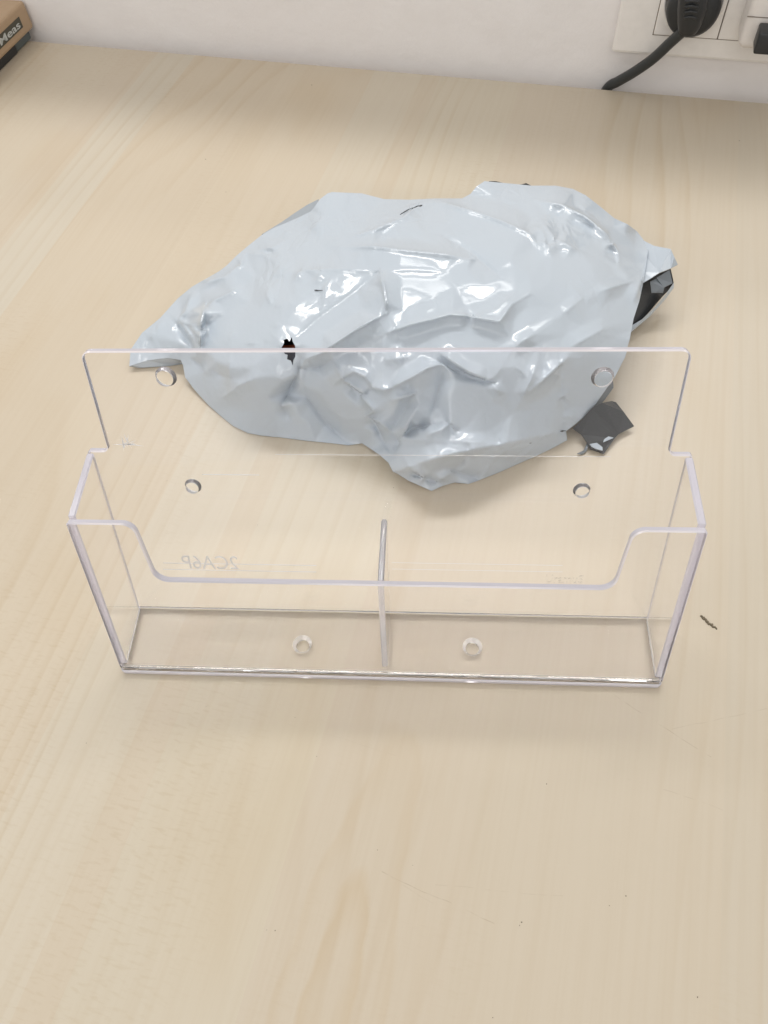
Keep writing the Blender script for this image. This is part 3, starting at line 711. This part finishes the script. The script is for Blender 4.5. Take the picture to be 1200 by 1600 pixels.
# underside built from the outline: turned in towards the middle
def under(bm):
    n = len(ol); c = np.array([px(o[0], o[1], o[2] / 1000) for o in ol]); mid = c.mean(0)
    k0 = [bm.verts.new(p - np.array([0, 0, 0.0001])) for p in c]
    k1 = []
    for p in c:
        q = p + (mid - p) * min(0.30, 0.9 * max(0, p[2] - 0.001)/0.02 * 0.12 + 0.02); q[2] = max(0.0004, p[2] * 0.35); k1.append(bm.verts.new(q))
    k2 = []
    for p in c:
        q = p + (mid - p) * (0.12 + min(0.30, p[2] / 0.02 * 0.15)); q[2] = 0.0003; k2.append(bm.verts.new(q))
    for a, b in ((k0, k1), (k1, k2)):
        for i in range(n): bm.faces.new((a[i], a[(i + 1) % n], b[(i + 1) % n], b[i]))
    bm.faces.new(k2[::-1])
ub_ = bmesh.new(); under(ub_)
bag_top = obj('film_body', bm, film, bag, True)
obj('film_underside', ub_, film, bag, True)
def sheet(name, pts, material, parent=bag, thick=0.0004, sub=0):
    """a scrap of film: px, py, height mm - a fan of triangles with thickness"""
    bm = bmesh.new(); n = len(pts)
    V, _, Fc_, ov, _, _ = delaunay_2d_cdt([Vector(p[:2]) for p in pts], [(i, (i + 1) % n) for i in range(n)], [], 1, 1e-5)
    a = [bm.verts.new(px(p[0], p[1], p[2] / 1000)) for p in pts]
    for f in Fc_: bm.faces.new([a[ov[k][0]] for k in f])
    bm.normal_update()
    r = bmesh.ops.extrude_face_region(bm, geom=bm.faces[:])
    bmesh.ops.translate(bm, verts=[e for e in r['geom'] if isinstance(e, bmesh.types.BMVert)], vec=(0, 0, -thick))
    return obj(name, bm, material, parent)
# right end: the open mouth
sheet('mouth_flap', [(1006, 376, 19), (1022, 384, 24), (1048, 389, 30), (1054, 402, 29), (1059, 413, 25), (1048, 419, 25), (1030, 426, 25), (1018, 434, 24), (1001, 444, 24), (1004, 425, 23), (1009, 400, 21)], film)
dark_scrap = simple('grey_film_inside', (0.16, 0.18, 0.20), 0.3)
sheet('mouth_lining', [(1002, 443, 20), (1018, 434, 20), (1030, 427, 20), (1048, 420, 21), (1051, 433, 18), (1053, 444, 15), (1044, 454, 10), (1036, 462, 9), (1003, 500, 6), (982, 513, 6), (985, 490, 12), (996, 460, 18)], lining)
sheet('mouth_lining_fold', [(1016, 440, 22), (1026, 435, 22), (1038, 450, 20), (1036, 457, 18), (1018, 457, 18)], dark_scrap)
sheet('mouth_lining_fold', [(1026, 434, 23), (1046, 422, 24), (1051, 442, 19), (1037, 449, 20)], dark_scrap)
sheet('mouth_edge', [(1053, 441, 17), (1053, 449, 14), (1040, 467, 9), (1015, 494, 6), (984, 520, 5), (981, 512, 6), (1003, 499, 8), (1022, 481, 10), (1040, 460, 14)], film)
# front right corner: dark torn scrap folded out on to the desk
sheet('torn_scrap', [(940, 628, 14), (955, 625, 10), (962, 627, 9), (974, 642, 7), (990, 664, 3), (966, 676, 3), (960, 683, 3), (943, 707, 1.5), (937, 705, 1.5), (922, 700, 2), (917, 690, 3), (908, 677, 4), (895, 668, 5), (903, 660, 8), (925, 635, 13)], lining)
sheet('torn_scrap', [(957, 588, 18), (958, 604, 13), (945, 622, 10), (930, 640, 8), (929, 650, 7), (926, 636, 11), (936, 613, 15)], dark_scrap)
sheet('torn_edge', [(921, 692, 4), (932, 690, 4.5), (941, 697, 3.5), (941, 702, 3), (930, 699, 3), (924, 696, 3.5)], film)
sheet('torn_edge', [(958, 682, 4.2), (942, 689, 4.8), (943, 685, 5.2), (950, 680, 5.2)], film)
sheet('torn_edge', [(918, 686, 2), (920, 692, 2), (916, 703, 1.2), (909, 708, 1), (901, 707, 1), (911, 702, 1.4), (915, 694, 1.8)], dark_scrap)
# back edge: blackened tear, and the second layer of film at the left
sheet('torn_scrap', [(764, 283, 19), (775, 283, 18), (800, 289, 16), (815, 288, 15.5), (822, 286, 15.5), (830, 290, 15), (818, 292, 16), (795, 291, 17), (780, 289, 18)], lining)
sheet('film_layer', [(498, 311, 15), (480, 320, 13), (460, 333, 12), (440, 347, 12), (409, 366, 13), (440, 358, 14), (474, 344, 15), (494, 330, 16)], simple('grey_film_painted_shade', (0.33, 0.37, 0.41), 0.3))  # darker film colour paints in the shade on this lower layer
# hole: dark contents with a rust strip showing through
sheet('contents', [(430, 528, 33), (470, 518, 35), (474, 545, 33), (432, 548, 31)], simple('black_contents', (0.012, 0.012, 0.015), 0.5))
sheet('contents', [(430, 540, 33.5), (474, 538, 34.5), (474, 549, 33), (432, 551, 32)], simple('rust_contents', (0.30, 0.06, 0.02), 0.5))
sheet('contents', [(430, 549, 33), (474, 547, 34), (474, 580, 28), (432, 580, 27)], simple('navy_contents', (0.03, 0.036, 0.085), 0.5))
# ragged tear lines
def film_z(a, b):
    i = np.argsort(np.linalg.norm(Q - (a, b), axis=1))[:4]; return hts[i].mean()
def tear(pts, w):
    l = resample(pts, 3, False); up, dn = [], []; r = random.Random(len(pts))
    for i, p in enumerate(l):
        k = w * r.uniform(0.3, 1.0) * (1 if 0 < i < len(l) - 1 else 0.15)
        up.append((p[0], p[1] - k, film_z(*p) + 0.55)); dn.append((p[0], p[1] + k, film_z(*p) + 0.5))
    sheet('tear', up + dn[::-1], lining, bag, 0.0003)
tear([(625, 335), (638, 327), (660, 320)], 0.9); tear([(491, 453), (504, 453.5)], 0.7)
tear([(875, 672), (884, 671)], 1.0); tear([(827, 690.5), (830, 690)], 1.0)
sheet('torn_edge', [(640, 322, film_z(645, 321) + 1), (652, 316, film_z(650, 318) + 1.2), (654, 320, film_z(654, 320) + 1), (642, 326, film_z(642, 326) + .8)], film)

# ------------------------------------------------------------------ wall socket with plugs
white_pl = simple('white_socket_plastic', (0.85, 0.82, 0.79), 0.35)
white_ch = simple('white_charger_plastic', (0.78, 0.74, 0.71), 0.3)
black_pl = simple('black_rubber', (0.022, 0.024, 0.026), 0.42)
gap_d = simple('dark_gap', (0.22, 0.19, 0.16), 0.8)
WO = -GAP                                         # the wall's face, seen from the desk's back edge
def wz(a, b, off): p = pxw(a, b, off); return float(p @ GT), float(p[2])
OP = 0.004                                        # front of the socket plate
pl_a, pl_z = wz(955, 82, OP)
m_a0, m_z0 = wz(1021, 53, OP); m_a1, _ = wz(1120.5, 58, OP)
print('plate', pl_a, pl_z, m_a0, m_z0, m_a1)
sock = thing('wall_socket', 'white double wall socket plate above the desk edge at the top right corner', 'socket')
obj('socket_plate', wall_box(pl_a, pl_a + 0.150, pl_z, pl_z + 0.085, WO - 0.0002, OP, 0.002), white_pl, sock)
MW = m_a1 - m_a0
for k in range(2):
    a0 = m_a0 + k * (MW + 0.0006)
    obj('module_gap', wall_box(a0 - 0.0006, a0 + MW + 0.0006, m_z0 - 0.0006, m_z0 + MW + 0.0006, OP - 0.001, OP + 0.0003), gap_d, sock)
    obj('socket_module', wall_box(a0, a0 + MW, m_z0, m_z0 + MW, OP - 0.0005, OP + 0.0012, 0.0006), white_pl, sock)
def lathe_wall(a, z, prof, seg=40):
    bm = bmesh.new(); rings = []
    for r, off in prof:
        rings.append([bm.verts.new(wall_pt(a + r * math.cos(2 * math.pi * k / seg), z + r * math.sin(2 * math.pi * k / seg), off)) for k in range(seg)])
    for r0, r1 in zip(rings, rings[1:]):
        for k in range(seg): bm.faces.new((r0[k], r0[(k + 1) % seg], r1[(k + 1) % seg], r1[k]))
    bm.faces.new(rings[0][::-1]); bm.faces.new(rings[-1])
    return bm
pc_a, pc_z = m_a0 + MW * 0.5, m_z0 + MW * 0.53
rp = MW * 0.41
obj('socket_ring', lathe_wall(pc_a, pc_z, [(rp + .0024, OP + .0010), (rp + .0024, OP + .0024), (rp + .0016, OP + .0030), (rp + .0006, OP + .0026), (rp + .0006, OP + .0014)]), white_pl, sock, True)
plug = thing('plug', 'round black mains plug in the left socket with its cable hanging down behind the desk', 'plug')
obj('plug_body', lathe_wall(pc_a, pc_z, [(rp, OP + .0013), (rp, OP + .010), (rp * .96, OP + .014), (rp * .80, OP + .017), (rp * .4, OP + .018)]), black_pl, plug, True)
# strain relief and cable, led through pixels at growing distance from the wall
sr = [pxw(1084, -22, .026), pxw(1083, -6, .027), pxw(1081, 14, .027), pxw(1078, 34, .026), pxw(1075, 46, .025)]
bm = bmesh.new(); tube(bm, smooth_curve(sr, 6), [0.0088] * 12 + [0.0088 - 0.0025 * k / 12 for k in range(13)], 16); obj('strain_relief', bm, black_pl, plug, True)
for k in range(4):
    b = 2 + k * 8.5
    c = [pxw(1070.5 - k * .4, b + 1, .036 - k * .0004), pxw(1081 - k * .8, b - 1.2, .0372 - k * .0004), pxw(1092 - k * 1.2, b + 1.5, .036 - k * .0004)]
    bm = bmesh.new(); tube(bm, smooth_curve(c, 4), 0.0009, 8); obj('strain_relief_rib', bm, black_pl, plug, True)
cb = [pxw(1077, 42, .025), pxw(1066, 50, .022), pxw(1048, 66, .018), pxw(1020, 92, .012), pxw(990, 113, .006), pxw(966, 127, .000), pxw(949, 138, -.004), wall_pt(wz(936, 150, -.005)[0], -0.02, -0.005), wall_pt(wz(930, 150, -.005)[0], -0.06, -0.005)]
bm = bmesh.new(); tube(bm, smooth_curve(cb, 8), 0.0035, 16); obj('cable', bm, simple('black_cable', (0.03, 0.034, 0.036), 0.35), plug, True)
# white charger in the right socket
ch = thing('charger', 'white plug in charger with rounded edges at the right edge of the wall socket', 'charger')
c_a0, c_z0 = wz(1150, 76, .030)
obj('charger_body', wall_box(c_a0, c_a0 + 0.045, c_z0, c_z0 + 0.07, OP + .0014, .032, 0.005, 4), white_ch, ch, True)
bm = wall_box(c_a0 + .0002, c_a0 + .0448, c_z0 + .0195, c_z0 + .0200, .0318, .0322); obj('charger_seam', bm, gap_d, ch)
usb = thing('cable_plug', 'small black cable connector pushed into the front of the white charger', 'connector')
u_a, u_z = wz(1177, 82, .050)
u_a, u_z = wz(1176, 84, .046); u_a2, u_z2 = wz(1176, 50, .046)
obj('connector_body', wall_box(u_a, u_a + 0.016, u_z, u_z2, .0325, .047, 0.0012, 2), black_pl, usb, True)
cc = [wall_pt(u_a + .011, u_z + .006, .046), wall_pt(u_a + .0125, u_z - .001, .050), wall_pt(u_a + .016, u_z - .010, .050), wall_pt(u_a + .025, u_z - .030, .040)]
bm = bmesh.new(); tube(bm, smooth_curve(cc, 6), 0.0028, 12); obj('cable', bm, black_pl, usb, True)

# ------------------------------------------------------------------ tan box at the far left corner
A = px(0, 112); B = px(50, 62)
d = (B - A) / np.linalg.norm(B - A); nrm = np.array([d[1], -d[0], 0.0])   # towards the right
if nrm[0] < 0: nrm = -nrm
def box_pt(t, w, z): p = B + d * t + nrm * w; return np.array([p[0], p[1], z])
def z_at(t, w, b):
    best = min(np.linspace(0, .3, 3001), key=lambda z: abs(800 - F_PX * ((box_pt(t, w, z) - CAM) @ CU) / ((box_pt(t, w, z) - CAM) @ CF) - b)); return float(best)
zb0 = z_at(0, .002, 49); zt0 = z_at(0, .002, 6)
print('box', zb0, zt0, B, d)
tan = simple('tan_card', (0.46, 0.33, 0.215), 0.55, 0.3)
tb = thing('instrument_box', 'tan box with a dark printed strip and black foot in the far left desk corner', 'box')
def bx(t0, t1, w0, w1, z0, z1, bev):
    bm = bmesh.new()
    q = [(t0, w0), (t1, w0), (t1, w1), (t0, w1)]
    hexa(bm, [box_pt(t, w, z0) for t, w in q], [box_pt(t, w, z1) for t, w in q]); bmesh.ops.recalc_face_normals(bm, faces=bm.faces)
    if bev: bevel(bm, bev, 3)
    return bm
obj('box_body', bx(-0.20, 0.007, -0.15, 0.002, zb0, zt0, 0.0025), tan, tb)
obj('foot', bx(-0.20, -0.022, -0.148, 0.0, 0.0003, zb0 - 0.0002, 0.001), black_pl, tb)
obj('foot_end', bx(-0.0215, 0.002, -0.148, -0.001, 0.0003, zb0 - 0.0002, 0.001), simple('dark_grey_foot', (0.10, 0.12, 0.12), 0.5), tb)
def face_tz(a, b):                                  # pixel -> (t, z) on the box's right face
    o = box_pt(0, 0.002, 0); dd = ray(a, b); p = CAM + dd * (nrm @ (o - CAM)) / (nrm @ dd); return float((p - o) @ d), float(p[2])
t1, z1 = face_tz(29, 26); t2, z2 = face_tz(36, 42); print('strip', t1, z1, t2, z2)
sz0, sz1 = min(z1, z2), max(z1, z2); st = (t1 + t2) / 2
obj('printed_strip', bx(st - 0.12, st, 0.0018, 0.0023, sz0, sz1, 0), simple('dark_olive_print', (0.075, 0.07, 0.05), 0.5), tb)
cu = bpy.data.curves.new('print', 'FONT'); cu.body = 'Meas'; cu.offset = 0.018
to = bpy.data.objects.new('tmp', cu); S.collection.objects.link(to)
me = bpy.data.meshes.new_from_object(to.evaluated_get(bpy.context.evaluated_depsgraph_get())); bpy.data.objects.remove(to)
xs = [v.co.x for v in me.vertices]; ys = [v.co.y for v in me.vertices]; x0, x1, y0, y1 = min(xs), max(xs), min(ys), max(ys)
ta = face_tz(0, 66)[0] - 0.001; tz_ = st - 0.003
for v in me.vertices:
    v.co = box_pt(ta + (tz_ - ta) * (v.co.x - x0) / (x1 - x0), 0.0025, sz0 + (sz1 - sz0) * (0.16 + 0.68 * (v.co.y - y0) / (y1 - y0)))
obj('printed_lettering', me, simple('pale_print', (0.55, 0.57, 0.55), 0.5), tb)

# ------------------------------------------------------------------ crumbs and specks on the desk
speck = simple('dark_speck', (0.10, 0.08, 0.055), 0.7)
def flake(bm, p, r, h, rnd):
    k = 6; a0 = rnd.uniform(0, 6); st_ = rnd.uniform(0.5, 1)
    ang = rnd.uniform(0, 3.1)
    def q(i, s): 
        a = a0 + i * 2 * math.pi / k; x = math.cos(a) * r * s * rnd.uniform(.75, 1.2); y = math.sin(a) * r * s * st_ * rnd.uniform(.75, 1.2)
        return (p[0] + x * math.cos(ang) - y * math.sin(ang), p[1] + x * math.sin(ang) + y * math.cos(ang))
    hexa(bm, [(*q(i, 1), 0.00005) for i in range(k)], [(*q(i, .6), h) for i in range(k)])
rnd = random.Random(2); bm = bmesh.new()
for a, b, r in ((487, 133, .0009), (321, 249, .0008), (353, 300, .0006), (1155, 220, .0008), (262, 749, .0005), (403, 818, .0005), (617, 949, .0006), (815, 1441, .0007), (812, 1446, .0005), (430, 1454, .0005), (417, 1453, .0004), (495, 1182, .0004),
                (461, 1121, .0004), (135, 1161, .0005), (854, 1225, .0006), (1090, 1558, .0006), (978, 1400, .0005), (952, 1415, .0004), (615, 760, .0006), (645, 1352, .0004), (540, 1026, .0004), (322, 1104, .0003), (590, 1328, .0004), (770, 1590, .0004)):
    flake(bm, px(a, b), r * .40, r * .26, rnd)
o = obj('dust', bm, speck); o['kind'] = 'stuff'; o['label'] = 'dark dust specks scattered over the desk'; o['category'] = 'dust'
bm = bmesh.new()
for a, b, r in ((1096, 963, .0007), (1099, 966, .0010), (1103, 969, .0011), (1106, 972, .0009), (1108, 975, .0009), (1112, 976, .0010), (1116, 980, .0008), (1119, 982, .0006), (1104, 972, .0006), (1113, 979, .0007)):
    flake(bm, px(a, b), r, .0005, rnd)
o = obj('crumb', bm, simple('brown_crumb', (0.16, 0.13, 0.085), 0.7)); o['label'] = 'small dark brown crumb on the desk just right of the clear holder'; o['category'] = 'crumb'
